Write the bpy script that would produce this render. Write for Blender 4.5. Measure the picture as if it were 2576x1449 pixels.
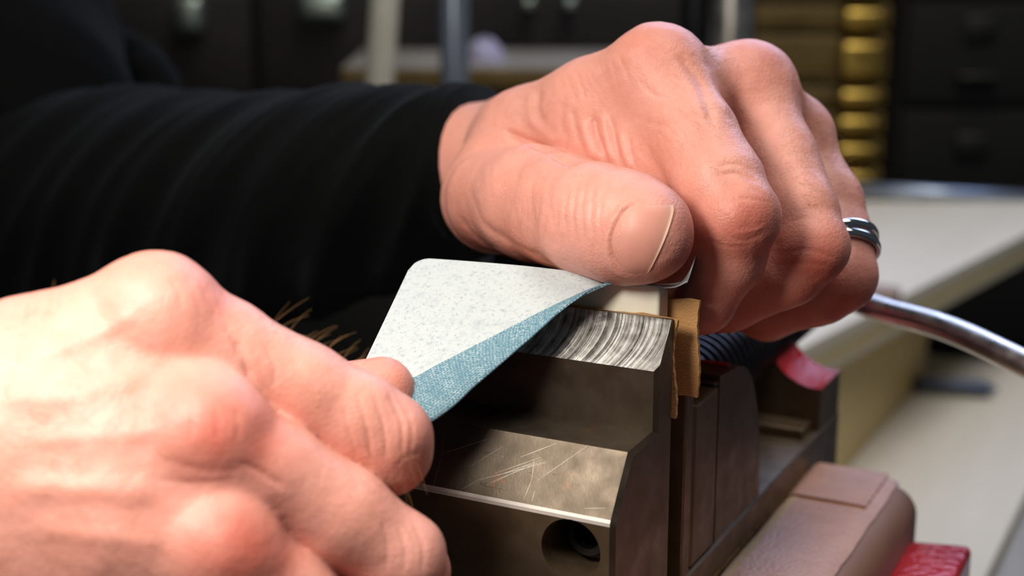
import bpy, bmesh, math, random
import numpy as np
from mathutils import Vector, Matrix
from mathutils.bvhtree import BVHTree

for o in list(bpy.data.objects):
    bpy.data.objects.remove(o)
SC = bpy.context.scene
COL = SC.collection
rnd = random.Random(7)
nrg = np.random.RandomState(11)

# ------------------------------------------------------------------ camera
# Working units are centimetres in the frame of the small machinist's vise:
# x along its jaws, y along its screw, z up; origin = right top corner of the front jaw.
# The whole place is lifted by LIFT and scaled to metres when it is written to meshes.
W, H, F = 2576, 1449, 3700.0
PITCH, AZ = math.radians(14), math.radians(27)
FW = np.array([-math.sin(AZ)*math.cos(PITCH), math.cos(AZ)*math.cos(PITCH), -math.sin(PITCH)])
RT = np.array([math.cos(AZ), math.sin(AZ), 0.0])
UP = np.cross(RT, FW)
FH = np.array([-math.sin(AZ), math.cos(AZ), 0.0])
def ray(px, py): return FW + RT*((px-W/2)/F) - UP*((py-H/2)/F)
CAM = -ray(1690, 805)*31.0
def U(px, py, d): return CAM + ray(px, py)*d
LIFT = 108.0
def w3(p):
    return Vector((float(p[0])*.01, float(p[1])*.01, (float(p[2])+LIFT)*.01))

cam = bpy.data.cameras.new('camera')
cam.sensor_width = 36.0
cam.lens = F/W*36.0
cam.clip_start = 0.01
cam.clip_end = 30
camo = bpy.data.objects.new('camera', cam)
COL.objects.link(camo)
M = Matrix(((RT[0], UP[0], -FW[0]), (RT[1], UP[1], -FW[1]), (RT[2], UP[2], -FW[2])))
camo.matrix_world = Matrix.Translation(w3(CAM)) @ M.to_4x4()
SC.camera = camo
cam.dof.use_dof = True
cam.dof.focus_distance = 0.314
cam.dof.aperture_fstop = 10.5

# ------------------------------------------------------------------ light
wd = bpy.data.worlds.new('world'); SC.world = wd
wd.use_nodes = True
wd.node_tree.nodes['Background'].inputs[0].default_value = (.75, .82, 1, 1)
wd.node_tree.nodes['Background'].inputs[1].default_value = .05

def area(name, pos, target, size, power, color, shape='DISK', sy=None):
    l = bpy.data.lights.new(name, 'AREA')
    l.shape = shape; l.size = size
    if sy: l.size_y = sy
    l.energy = power; l.color = color
    o = bpy.data.objects.new(name, l); COL.objects.link(o)
    a, b = w3(pos), w3(target)
    o.location = a
    o.rotation_euler = (b-a).to_track_quat('-Z', 'Y').to_euler()
    return o
area('front_lamp_light', CAM - RT*8.5 + UP*7.5 + FW*15, (-5, -4, -1), .06, .40, (1, .92, .82))
area('bench_lamp_light', (-17, -21, 32), (-3, -2, 0), .14, .72, (1, .93, .83))
area('window_light', RT*55 + FH*128 + np.array([0, 0, 92]), (2, 12, -6), 1.4, 18.0, (.50, .62, 1), 'RECTANGLE', .7)
area('overhead_fill_light', FH*0 + np.array([0, 0, 150]) + RT*30, FH*40 + np.array([0, 0, -20]) + RT*20, .6, 15.0, (1, .95, .86), 'RECTANGLE', 1.2)  # added overhead fill that lifts the boards and the shaded sides

SC.view_settings.view_transform = 'Standard'
SC.view_settings.look = 'None'
SC.view_settings.gamma = 1
SC.view_settings.use_curve_mapping = False
SC.view_settings.exposure = 0.0

# ------------------------------------------------------------------ materials
class NT:
    def __init__(s, name):
        s.m = bpy.data.materials.new(name); s.m.use_nodes = True
        s.t = s.m.node_tree; s.b = s.t.nodes['Principled BSDF']
    def n(s, typ, **kw):
        n = s.t.nodes.new('ShaderNode'+typ)
        for k, v in kw.items():
            if k in n.inputs: n.inputs[k].default_value = v
            else: setattr(n, k, v)
        return n
    def l(s, a, b): s.t.links.new(a, b)
    def coord(s, scale=(1, 1, 1), rot=(0, 0, 0), loc=(0, 0, 0)):
        tc = s.n('TexCoord'); mp = s.n('Mapping')
        mp.inputs['Scale'].default_value = scale
        mp.inputs['Rotation'].default_value = rot
        mp.inputs['Location'].default_value = loc
        s.l(tc.outputs['Object'], mp.inputs[0])
        return mp.outputs[0]
    def noise(s, vec, scale, detail=4, rough=.5, dist=0):
        n = s.n('TexNoise'); n.inputs['Scale'].default_value = scale
        n.inputs['Detail'].default_value = detail; n.inputs['Roughness'].default_value = rough
        n.inputs['Distortion'].default_value = dist
        if vec: s.l(vec, n.inputs['Vector'])
        return n.outputs['Fac']
    def ramp(s, fac, stops):
        r = s.n('ValToRGB'); e = r.color_ramp.elements
        while len(e) < len(stops): e.new(.5)
        for i, (p, c) in enumerate(stops):
            e[i].position = p
            e[i].color = (c, c, c, 1) if isinstance(c, (int, float)) else (*c, 1)
        s.l(fac, r.inputs[0]); return r.outputs[0]
    def mix(s, fac, a, b, mode='MIX'):
        m = s.n('Mix', data_type='RGBA', blend_type=mode)
        for i, v in ((0, fac), (6, a), (7, b)):
            if isinstance(v, (int, float)): m.inputs[i].default_value = v
            elif isinstance(v, tuple): m.inputs[i].default_value = (*v, 1)
            else: s.l(v, m.inputs[i])
        return m.outputs[2]
    def math(s, op, a, b=0.0):
        m = s.n('Math', operation=op)
        for i, v in ((0, a), (1, b)):
            if isinstance(v, (int, float)): m.inputs[i].default_value = v
            else: s.l(v, m.inputs[i])
        return m.outputs[0]
    def bump(s, h, strength=.3, dist=.0005, prev=None):
        b = s.n('Bump'); b.inputs['Strength'].default_value = strength
        b.inputs['Distance'].default_value = dist
        s.l(h, b.inputs['Height'])
        if prev: s.l(prev, b.inputs['Normal'])
        s.l(b.outputs[0], s.b.inputs['Normal']); return b.outputs[0]
    def set(s, **kw):
        for k, v in kw.items():
            k = k.replace('_', ' ')
            i = s.b.inputs[k]
            if isinstance(v, (int, float)): i.default_value = v
            elif isinstance(v, tuple): i.default_value = (*v, 1) if len(v) == 3 and i.type == 'RGBA' else v
            else: s.l(v, i)
        return s

def simple(name, color, rough=.6, metal=0, var=.25, scale=40, bump=0):
    t = NT(name); v = t.coord()
    f = t.noise(v, scale)
    c = t.mix(f, tuple(x*(1-var) for x in color), tuple(min(1, x*(1+var)) for x in color))
    t.set(Base_Color=c, Roughness=rough, Metallic=metal)
    if bump: t.bump(t.noise(v, scale*6), bump, .0004)
    return t.m

def mat_skin():
    t = NT('skin'); v = t.coord()
    at = t.n('Attribute', attribute_name='flush')
    big = t.ramp(t.noise(v, 70, 5, .6), [(.35, 0), (.68, 1)])
    c = t.mix(big, (.70, .305, .235), (.74, .35, .285))
    small = t.ramp(t.noise(v, 420, 4, .65), [(.45, 0), (.75, 1)])
    c = t.mix(t.math('MULTIPLY', small, .35), c, (.62, .25, .18))
    fl = t.math('MULTIPLY', at.outputs['Fac'], t.ramp(t.noise(v, 130, 3), [(.2, .6), (.8, 1)]))
    c = t.mix(fl, c, (.50, .095, .06))
    spots = t.n('TexVoronoi'); spots.inputs['Scale'].default_value = 160
    t.l(v, spots.inputs['Vector'])
    sp = t.ramp(spots.outputs['Distance'], [(.04, 1), (.12, 0)])
    c = t.mix(t.math('MULTIPLY', sp, .22), c, (.42, .16, .09))
    t.set(Base_Color=c, Roughness=.46, Subsurface_Weight=.22, Subsurface_Scale=.004)
    t.b.inputs['Subsurface Radius'].default_value = (1, .35, .18)
    t.b.inputs['Specular IOR Level'].default_value = .42
    vo = t.n('TexVoronoi', feature='DISTANCE_TO_EDGE'); vo.inputs['Scale'].default_value = 900
    t.l(t.coord((1, 1, 1)), vo.inputs['Vector'])
    h1 = t.ramp(vo.outputs['Distance'], [(0, 0), (.25, 1)])
    h2 = t.noise(v, 1500, 3)
    n1 = t.bump(t.math('ADD', t.math('MULTIPLY', h1, .6), h2), .28, .00022)
    t.bump(t.noise(v, 260, 4, .6), .22, .0006, n1)
    return t.m

def mat_nail():
    t = NT('nail'); v = t.coord()
    at = t.n('Attribute', attribute_name='tip')
    c = t.mix(t.noise(v, 120), (.66, .275, .21), (.70, .32, .25))
    c = t.mix(at.outputs['Fac'], c, (.60, .33, .24))
    t.set(Base_Color=c, Roughness=.5, Subsurface_Weight=.15, Subsurface_Scale=.003, Coat_Weight=.03, Coat_Roughness=.4)
    t.bump(t.noise(t.coord((30, 1, 1)), 90), .12, .0002)
    return t.m

def mat_steel(name, dark, light, rough=.42, metal=.85, rust=.0, brush=(30, 30, 2), fine=1.0):
    t = NT(name); v = t.coord()
    f = t.noise(v, 75, 8, .72)
    c = t.mix(t.ramp(f, [(.22, 0), (.78, 1)]), dark, light)
    if rust:
        r = t.ramp(t.noise(v, 95, 5, .7), [(.60, 0), (.72, 1)])
        c = t.mix(t.math('MULTIPLY', r, rust), c, (.30, .10, .03))
    t.set(Base_Color=c, Metallic=metal)
    rr = t.ramp(t.noise(v, 140, 5), [(.3, max(.05, rough-.12)), (.75, rough+.14)])
    t.l(rr, t.b.inputs['Roughness'])
    st = t.noise(t.coord(brush), 60, 4, .6)
    n1 = t.bump(st, .10*fine, .0003)
    sc = t.noise(t.coord((6, 90, 6), (0, 0, .5)), 14, 2, .4)
    n2 = t.bump(t.ramp(sc, [(.70, 0), (.73, 1)]), .16*fine, .0003, n1)
    t.bump(t.noise(v, 2600, 2), .08*fine, .0001, n2)
    return t.m

def mat_ground():
    """ground steel bevel: overlapping arcs left by a coarse wheel"""
    t = NT('ground_steel')
    v = t.coord((1, 1, 1), (0, 0, 0), (0, 0, -LIFT*.01))
    sep = t.n('SeparateXYZ'); t.l(v, sep.inputs[0])
    def arcs(period, off, r0):
        x = t.math('ADD', sep.outputs[0], off)
        w = t.math('ADD', x, t.math('MULTIPLY', t.noise(t.coord(), 120, 3), .0035))
        z = sep.outputs[2]
        rr = t.math('SQRT', t.math('ADD', t.math('POWER', t.math('ABSOLUTE', t.math('ADD', z, -r0)), 2.0),
                                   t.math('POWER', t.math('PINGPONG', w, period), 2.0)))
        return t.math('ADD', x, t.math('MULTIPLY', t.math('POWER', t.math('ABSOLUTE', t.math('ADD', z, -r0)), 2.0), 62.0)), rr
    a1, r1 = arcs(.009, .0, -.0022)
    comb = t.n('CombineXYZ'); t.l(a1, comb.inputs[0])
    s1 = t.noise(comb.outputs[0], 900, 6, .75)
    co2 = t.n('CombineXYZ'); t.l(r1, co2.inputs[0])
    s2 = t.noise(co2.outputs[0], 1600, 4, .7)
    big = t.ramp(t.noise(t.coord(), 200, 4, .6), [(.46, 0), (.62, 1)])
    mixd = t.math('ADD', t.math('MULTIPLY', s1, .78), t.math('MULTIPLY', t.noise(t.coord(), 420, 4, .6), .22))
    h = t.ramp(mixd, [(.42, 0), (.60, 1)])
    c = t.mix(h, (.10, .09, .08), (.95, .92, .88))
    t.set(Base_Color=c, Metallic=1.0, Roughness=t.ramp(mixd, [(.3, .45), (.7, .28)]))
    t.bump(mixd, .9, .0010)
    return t.m

def mat_wood(name, a, b, scale=14, axis=(1, 9, 9), rough=.6, rot=(0, 0, 0)):
    t = NT(name); v = t.coord(axis, rot)
    f = t.noise(v, scale, 8, .65, .4)
    c = t.mix(t.ramp(f, [(.3, 0), (.7, 1)]), a, b)
    t.set(Base_Color=c, Roughness=rough)
    t.bump(f, .25, .0006)
    return t.m

def mat_leather():
    t = NT('leather'); v = t.coord()
    f = t.noise(v, 60, 5, .6)
    c = t.mix(t.ramp(f, [(.3, 0), (.7, 1)]), (.40, .175, .085), (.52, .255, .14))
    t.set(Base_Color=c, Roughness=.42, Sheen_Weight=.25, Sheen_Roughness=.5)
    t.b.inputs['Specular IOR Level'].default_value = .42
    vo = t.n('TexVoronoi'); vo.inputs['Scale'].default_value = 900; t.l(v, vo.inputs['Vector'])
    t.bump(t.math('ADD', vo.outputs['Distance'], t.noise(v, 1200, 3)), .35, .0004)
    return t.m

def mat_suede(a=(.44, .21, .065), b=(.62, .36, .15), name='suede'):
    t = NT(name); v = t.coord()
    c = t.mix(t.noise(v, 200, 5), a, b)
    t.set(Base_Color=c, Roughness=.9)
    t.bump(t.noise(v, 2200, 4), .5, .0005)
    return t.m

def mat_red():
    t = NT('red_enamel'); v = t.coord()
    c = t.mix(t.noise(v, 90), (.42, .008, .012), (.58, .016, .018))
    t.set(Base_Color=c, Roughness=.24, Coat_Weight=.6, Coat_Roughness=.10)
    n1 = t.bump(t.noise(v, 380, 3, .5), .55, .0016)
    t.bump(t.noise(v, 900, 2), .10, .0004, n1)
    return t.m

def mat_paper_white():
    t = NT('paper_fibre'); v = t.coord()
    f = t.noise(v, 1100, 6, .75)
    g = t.noise(t.coord((1, 1, 1), (.4, .3, .7)), 180, 6, .7, 2.2)
    k = t.math('MULTIPLY', t.ramp(f, [(.30, 0), (.47, 1)]), t.ramp(g, [(.25, .55), (.5, 1)]))
    c = t.mix(k, (.24, .32, .35), (.50, .545, .56))
    t.set(Base_Color=c, Roughness=.75)
    t.bump(f, .25, .0003)
    return t.m

def mat_paper_blue():
    t = NT('abrasive_mesh'); at = t.n('UVMap'); mp = t.n('Mapping')
    mp.inputs['Scale'].default_value = (120, 210, 1); t.l(at.outputs[0], mp.inputs[0])
    br = t.n('TexBrick'); br.inputs['Scale'].default_value = 1.0
    br.inputs['Mortar Size'].default_value = .20; br.inputs['Mortar Smooth'].default_value = .6
    br.inputs['Brick Width'].default_value = 1.0; br.inputs['Row Height'].default_value = 1.0
    t.l(mp.outputs[0], br.inputs['Vector'])
    v = t.coord()
    dust = t.ramp(t.noise(v, 260, 5, .7), [(.30, .15), (.66, 1)])
    spk = t.ramp(t.noise(v, 2100, 3, .7), [(.42, 0), (.56, 1)])
    line = t.math('MULTIPLY', br.outputs['Fac'], t.math('MULTIPLY', dust, spk))
    base = t.mix(t.noise(v, 90, 4), (.050, .155, .215), (.075, .205, .275))
    base = t.mix(t.math('MULTIPLY', br.outputs['Fac'], .5), base, (.12, .26, .33))
    c = t.mix(line, base, (.46, .56, .60))
    c = t.mix(t.math('MULTIPLY', t.math('MULTIPLY', dust, spk), .16), c, (.6, .74, .80))
    t.set(Base_Color=c, Roughness=.6)
    t.bump(br.outputs['Fac'], .3, .0003)
    return t.m

def mat_bone():
    t = NT('bone'); v = t.coord((1, 8, 8))
    c = t.mix(t.noise(v, 90, 4), (.86, .82, .67), (.92, .89, .77))
    t.set(Base_Color=c, Roughness=.38, Subsurface_Weight=.2, Subsurface_Scale=.002)
    return t.m

def mat_cloth():
    t = NT('black_fleece'); v = t.coord()
    c = t.mix(t.noise(v, 300, 4), (.0014, .0016, .0018), (.0030, .0034, .0038))
    t.set(Base_Color=c, Roughness=.95, Sheen_Weight=.07, Sheen_Roughness=.3)
    t.b.inputs['Sheen Tint'].default_value = (.40, .5, .56, 1)
    t.b.inputs['Specular IOR Level'].default_value = .1
    t.bump(t.noise(v, 1300, 4, .7), .5, .0008)
    return t.m

MT = dict(
    skin=mat_skin(), nail=mat_nail(),
    steel=mat_steel('aged_steel', (.082, .064, .047), (.145, .118, .090), .48, .9, .35),
    steel_side=mat_steel('brown_steel', (.125, .085, .050), (.22, .158, .10), .46, .72, .2),
    ground=mat_ground(),
    black_steel=mat_steel('blackened_steel', (.02, .02, .022), (.045, .045, .05), .35, .8),
    chrome=mat_steel('bright_steel', (.62, .58, .53), (.80, .77, .72), .36, 1.0, 0, (1, 1, 1), .03),
    glint_edge=simple('glint_edge', (.80, .76, .70), .42, .55, .15, 400),  # bright bevel metal, half diffuse so its glint sits in the colour
    scratch=simple('scratched_steel', (.42, .38, .33), .5, .6),
    silver=simple('silver', (.72, .74, .76), .12, 1, .05),
    bone=mat_bone(), leather=mat_leather(), suede=mat_suede(), suede_pale=mat_suede((.42, .27, .14), (.56, .40, .24), 'suede_pale'), red=mat_red(),
    redpaint=simple('bright_red_paint', (.75, .03, .012), .4),
    walnut=mat_wood('walnut_wood', (.14, .062, .03), (.27, .13, .068), 30, (1, .12, 1)),
    pine=mat_wood('pale_wood', (.62, .55, .42), (.72, .66, .54), 12, (1, .15, 1)),
    pine_y=mat_wood('yellow_wood', (.50, .36, .13), (.62, .48, .22), 12, (1, .15, 1)),
    ply=mat_wood('plywood_edge', (.46, .40, .26), (.68, .62, .46), 18, (.3, .3, 14)),
    greywood=mat_wood('grey_wood', (.20, .18, .155), (.36, .33, .28), 20, (9, .6, 1)),
    white=mat_paper_white(), blue=mat_paper_blue(), cloth=mat_cloth(),
    hair=simple('hair', (.42, .25, .10), .4),
    darkwood=mat_wood('dark_wood', (.007, .0045, .0045), (.014, .009, .009), 8),
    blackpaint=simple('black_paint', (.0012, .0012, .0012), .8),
    brownwood=mat_wood('amber_wood', (.10, .06, .012), (.20, .13, .03), 8),
    brass=simple('brass', (.62, .42, .10), .38, 1),
    cream=simple('cream_tube', (.62, .60, .52), .45),
    bluesteel=simple('blue_tube', (.34, .40, .50), .3, .7),
    pull=simple('nickel_pull', (.42, .50, .44), .38, .9),
    label=simple('label_holder', (.016, .016, .015), .5, .2),
    lilac=simple('lilac_cloth', (.45, .42, .58), .85),
    pen=simple('pen_blue', (.10, .13, .20), .4),
    tan=simple('tan_scrap', (.34, .25, .20), .7),
    floor=mat_wood('floor_concrete', (.03, .028, .026), (.05, .046, .042), 3),
    wall=simple('dark_wall', (.030, .021, .020), .9),
)

# ------------------------------------------------------------------ helpers
def link(o, parent=None, label=None, cat=None, group=None, kind=None):
    COL.objects.link(o)
    if parent is not None:
        o.parent = parent
        if parent.type == 'EMPTY':
            o.matrix_parent_inverse = Matrix.Translation(parent.location).inverted()
    for k, v in (('label', label), ('category', cat), ('group', group), ('kind', kind)):
        if v: o[k] = v
    return o
def empty(name, pos, label, cat, group=None):
    o = bpy.data.objects.new(name, None)
    o.empty_display_size = .02
    o.location = w3(pos)
    return link(o, None, label, cat, group)
def mesh_obj(name, verts, faces, mats, parent=None, smooth=False, fm=None, **kw):
    """verts in working cm"""
    me = bpy.data.meshes.new(name)
    v = np.asarray(verts, dtype=np.float64)
    v = np.stack([v[:, 0]*.01, v[:, 1]*.01, (v[:, 2]+LIFT)*.01], 1)
    me.from_pydata(v.tolist(), [], [list(map(int, f)) for f in faces])
    for m in (mats if isinstance(mats, list) else [mats]): me.materials.append(MT[m])
    if fm is not None: me.polygons.foreach_set('material_index', fm)
    if smooth: me.polygons.foreach_set('use_smooth', [True]*len(me.polygons))
    me.update()
    o = bpy.data.objects.new(name, me)
    return link(o, parent, **kw)
def bm_obj(name, bm, mats, parent=None, smooth=False, autosmooth=None, **kw):
    """bmesh in working cm"""
    bmesh.ops.recalc_face_normals(bm, faces=bm.faces)
    for v in bm.verts:
        v.co = w3(v.co)
    me = bpy.data.meshes.new(name); bm.to_mesh(me); bm.free()
    for m in (mats if isinstance(mats, list) else [mats]): me.materials.append(MT[m])
    if smooth:
        me.polygons.foreach_set('use_smooth', [True]*len(me.polygons))
    o = bpy.data.objects.new(name, me)
    link(o, parent, **kw)
    if autosmooth:
        me.polygons.foreach_set('use_smooth', [True]*len(me.polygons))
        me.set_sharp_from_angle(angle=math.radians(autosmooth))
    return o
def prism(bm, prof, x0, x1, plane='yz', mi=0):
    """profile polygon extruded along the remaining axis"""
    def pt(a, b, c):
        return {'yz': (c, a, b), 'xz': (a, c, b), 'xy': (a, b, c)}[plane]
    A = [bm.verts.new(pt(a, b, x0)) for a, b in prof]
    B = [bm.verts.new(pt(a, b, x1)) for a, b in prof]
    n = len(prof); fs = []
    for i in range(n):
        fs.append(bm.faces.new((A[i], A[(i+1) % n], B[(i+1) % n], B[i])))
    fs.append(bm.faces.new(A[::-1])); fs.append(bm.faces.new(B))
    for f in fs: f.material_index = mi
    return fs
def bevel(bm, w, seg=2, edges=None, ang=20):
    bmesh.ops.recalc_face_normals(bm, faces=bm.faces)
    if edges is None:
        edges = [e for e in bm.edges if len(e.link_faces) == 2 and e.calc_face_angle(0) > math.radians(ang)]
    bmesh.ops.bevel(bm, geom=edges, offset=w, segments=seg, profile=.5, affect='EDGES')
def box(bm, lo, hi, axes=None, org=None):
    vs = []
    for k in range(8):
        p = np.array([(hi if k >> i & 1 else lo)[i] for i in range(3)], float)
        if axes is not None: p = org + axes[0]*p[0] + axes[1]*p[1] + axes[2]*p[2]
        vs.append(bm.verts.new(p))
    for f in ((0, 1, 3, 2), (4, 6, 7, 5), (0, 4, 5, 1), (2, 3, 7, 6), (0, 2, 6, 4), (1, 5, 7, 3)):
        bm.faces.new([vs[i] for i in f])
    return vs
def frame_of(t, hint=np.array([0, 0, 1.0])):
    t = t/np.linalg.norm(t)
    if abs(t@hint) > .95: hint = np.array([1.0, 0, 0])
    a = np.cross(hint, t); a /= np.linalg.norm(a)
    return a, np.cross(t, a)
def tube(pts, rad, seg=16, cap=True, disp=None):
    pts = np.asarray(pts, float); n = len(pts)
    rad = np.broadcast_to(np.asarray(rad, float), (n,))
    V, Fc = [], []
    a0 = None
    for i in range(n):
        t = pts[min(i+1, n-1)] - pts[max(i-1, 0)]
        t = t/np.linalg.norm(t)
        if a0 is None: a, b = frame_of(t)
        else:
            a = a0 - t*(a0@t); a /= np.linalg.norm(a); b = np.cross(t, a)
        a0 = a
        for k in range(seg):
            th = 2*math.pi*k/seg
            r = rad[i] + (disp(i/(n-1), th) if disp else 0)
            V.append(pts[i] + (a*math.cos(th)+b*math.sin(th))*r)
    for i in range(n-1):
        for k in range(seg):
            k2 = (k+1) % seg
            Fc.append((i*seg+k, i*seg+k2, (i+1)*seg+k2, (i+1)*seg+k))
    if cap:
        Fc.append(tuple(range(seg))[::-1]); Fc.append(tuple((n-1)*seg+k for k in range(seg)))
    return V, Fc
def crom(P, n):
    """Catmull-Rom through the rows of P, n samples"""
    P = np.asarray(P, float); m = len(P)
    E = np.vstack([2*P[0]-P[1], P, 2*P[-1]-P[-2]])
    out = []
    for s in np.linspace(0, m-1, n):
        i = min(int(s), m-2); t = s-i
        a, b, c, d = E[i], E[i+1], E[i+2], E[i+3]
        out.append(.5*(2*b + (c-a)*t + (2*a-5*b+4*c-d)*t*t + (3*b-a-3*c+d)*t**3))
    return np.array(out)
def struct(o): o['kind'] = 'structure'; return o

# boxes standing square to the room (its axes are RT, FH, up)
ROOM = (RT, FH, np.array([0, 0, 1.0]))
def room_xy(px, py, d):
    q = U(px, py, d) - CAM
    return q@RT, q@FH, U(px, py, d)[2]
def room_box(x0, y0, x1, y1, d, thick, bev=.3, bm=None):
    own = bm is None
    if own: bm = bmesh.new()
    mx = (x0+x1)/2; my = (y0+y1)/2
    l0 = (x0-W/2)/F*d; l1 = (x1-W/2)/F*d
    f = room_xy(mx, my, d)[1]
    za = U(mx, y0, d)[2]; zb = U(mx, y1, d)[2]
    b2 = bmesh.new()
    box(b2, (l0, f, min(za, zb)), (l1, f+thick, max(za, zb)), ROOM, np.array([CAM[0], CAM[1], 0]))
    if bev: bevel(b2, bev, 3)
    tmp = bpy.data.meshes.new('tmp'); b2.to_mesh(tmp); b2.free()
    bm.from_mesh(tmp); bpy.data.meshes.remove(tmp)
    return bm

# ------------------------------------------------------------------ the room
FLOOR = -LIFT
O0 = np.array([CAM[0], CAM[1], 0])
def slab(name, lo, hi, m, kind=True):
    bm = bmesh.new(); box(bm, lo, hi, ROOM, O0)
    o = bm_obj(name, bm, m)
    return struct(o)
slab('floor', (-190, -120, FLOOR-4), (190, 262, FLOOR), 'floor')
slab('wall_back', (-190, 262, FLOOR), (190, 268, 160), 'wall')
slab('wall_left', (-196, -120, FLOOR), (-190, 268, 160), 'wall')





# ------------------------------------------------------------------ machinist's vise
VX0 = -6.2
vise = empty('machinist_vise', (-3, 4, -9.4), 'brown steel machinist vise with ground front jaw gripping the cream nut', 'vise')
def bool_cut(o, cutter):
    m = o.modifiers.new('cut', 'BOOLEAN'); m.object = cutter; m.operation = 'DIFFERENCE'; m.solver = 'EXACT'
    dg = bpy.context.evaluated_depsgraph_get()
    me = bpy.data.meshes.new_from_object(o.evaluated_get(dg))
    old = o.data; o.modifiers.clear(); o.data = me; bpy.data.meshes.remove(old)
    bpy.data.objects.remove(cutter)

bm = bmesh.new()
prof = [(.10, .0), (0, 0), (-.72, -.95), (-.70, -2.27), (-2.06, -2.29), (-2.93, -3.52), (-2.93, -9.3), (.15, -9.3)]
fs = prism(bm, prof, VX0, 0.0)
mi = [2, 1, 0, 0, 0, 2, 2, 2, 2, 2]      # 0 worn steel, 1 ground, 2 brown, 3 bright edge
for f, k in zip(fs, mi): f.material_index = k
bmesh.ops.recalc_face_normals(bm, faces=bm.faces)
def edge_at(pred): return [e for e in bm.edges if pred((e.verts[0].co+e.verts[1].co)/2, e)]
front = edge_at(lambda c, e: abs(c.y+2.93) < .01 and abs(c.z+3.52) < .01)
bmesh.ops.bevel(bm, geom=front, offset=.075, segments=2, profile=.5, affect='EDGES', material=3)
ends = edge_at(lambda c, e: abs(c.x) < .01 and ((c.y < -.69 and c.z < -1.0 and c.z > -9)))
bmesh.ops.bevel(bm, geom=ends, offset=.10, segments=1, profile=.5, affect='EDGES', material=0)
o = bm_obj('front_jaw', bm, ['steel', 'ground', 'steel_side', 'glint_edge'], vise)
bm = bmesh.new()
bmesh.ops.create_cone(bm, cap_ends=True, segments=48, radius1=.66, radius2=.66, depth=2.4,
                      matrix=Matrix.Translation((-.95, -2.93, -4.25)) @ Matrix.Rotation(math.pi/2, 4, 'X'))
cut = bm_obj('cutter', bm, 'steel_side')
bool_cut(o, cut)
# scratches in the sloping face, cut bright through the brown
V, Fc = [], []
t0, t1 = np.array([0, -2.06, -2.29]), np.array([0, -2.93, -3.52])
nrm = np.cross(t1-t0, np.array([1.0, 0, 0])); nrm /= np.linalg.norm(nrm)
if nrm[2] < 0: nrm = -nrm
for line in ([(1362, 1150), (1247, 1190)], [(1368, 1155), (1250, 1197)], [(1374, 1164), (1205, 1207), (1157, 1234)], [(1344, 1156), (1338, 1207), (1317, 1258)],
             [(1116, 1098), (1110, 1151), (1091, 1222)], [(1267, 1122), (1180, 1175)], [(1340, 1170), (1230, 1215)], [(1300, 1185), (1225, 1222)],
             [(1380, 1160), (1290, 1180)], [(1345, 1235), (1338, 1262)], [(1225, 1105), (1110, 1142)], [(1525, 1278), (1470, 1279)], [(1480, 1120), (1350, 1210)], [(1400, 1115), (1310, 1150)]):
    for a, b in zip(line[:-1], line[1:]):
        P = []
        for q in (a, b):
            r = ray(*q); k = ((t0-CAM)@nrm)/(r@nrm); P.append(CAM+r*k+nrm*.002)
        d = P[1]-P[0]; d /= np.linalg.norm(d); sd = np.cross(d, nrm)*rnd.uniform(.003, .007)
        n = len(V)
        V += [P[0]-sd*.4, P[0]+sd*.4, (P[0]+P[1])/2+sd, P[1]+sd*.4, P[1]-sd*.4, (P[0]+P[1])/2-sd]
        Fc.append(tuple(range(n, n+6)))
mesh_obj('scratches', V, Fc, 'scratch', o)
# socket screw deep in the counterbore
bm = bmesh.new()
rings = [(.50, -1.75), (.50, -2.05), (.44, -2.13), (.30, -2.13), (.27, -2.05), (.27, -1.75)]
prev = None
for r, y in rings:
    cur = [bm.verts.new((-.95+r*math.cos(a), y, -4.25+r*math.sin(a))) for a in np.linspace(0, 2*math.pi, 33)[:-1]]
    if prev:
        for k in range(32): bm.faces.new((prev[k], prev[(k+1) % 32], cur[(k+1) % 32], cur[k]))
    prev = cur
bm.faces.new(prev)
bm_obj('socket_screw', bm, 'black_steel', vise, autosmooth=35)

# moving jaw: plate, insert and body with its curved back
bm = bmesh.new()
prism(bm, [(1.0, .10), (1.10, .10), (1.50, -.95), (1.50, -6.75), (1.0, -6.75)], VX0, 0.02)
bevel(bm, .04, 2); bm_obj('jaw_plate', bm, 'steel_side', vise)
bm = bmesh.new()
prism(bm, [(1.58, -2.37), (3.20, -2.37), (3.20, -6.34), (1.58, -6.34)], VX0+.1, 0.03)
bevel(bm, .09, 2); bm_obj('jaw_insert', bm, 'steel_side', vise)
bm = bmesh.new()
arc = [(4.72+2.05*math.sin(t), -6.3+3.95*math.cos(t)) for t in np.linspace(0.05, math.pi/2, 14)]
prism(bm, [(3.30, -2.16), (4.60, -2.28)]+arc+[(6.78, -6.38), (3.30, -6.38)], VX0, 0.0)
eds = [e for e in bm.edges if abs(e.calc_face_angle(0)) > .6]
bevel(bm, .09, 2, eds); body = bm_obj('moving_jaw', bm, 'steel_side', vise, autosmooth=30)
bm = bmesh.new()
box(bm, (VX0+.2, 4.42, -2.27), (-.22, 4.62, -2.22)); bevel(bm, .02, 1)
bm_obj('red_paint_line', bm, 'redpaint', body)
bm = bmesh.new()
box(bm, (VX0+.2, 3.02, -2.38), (-.02, 3.28, -2.26)); bevel(bm, .03, 1)
bm_obj('shim_strip', bm, 'steel', vise)
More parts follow.
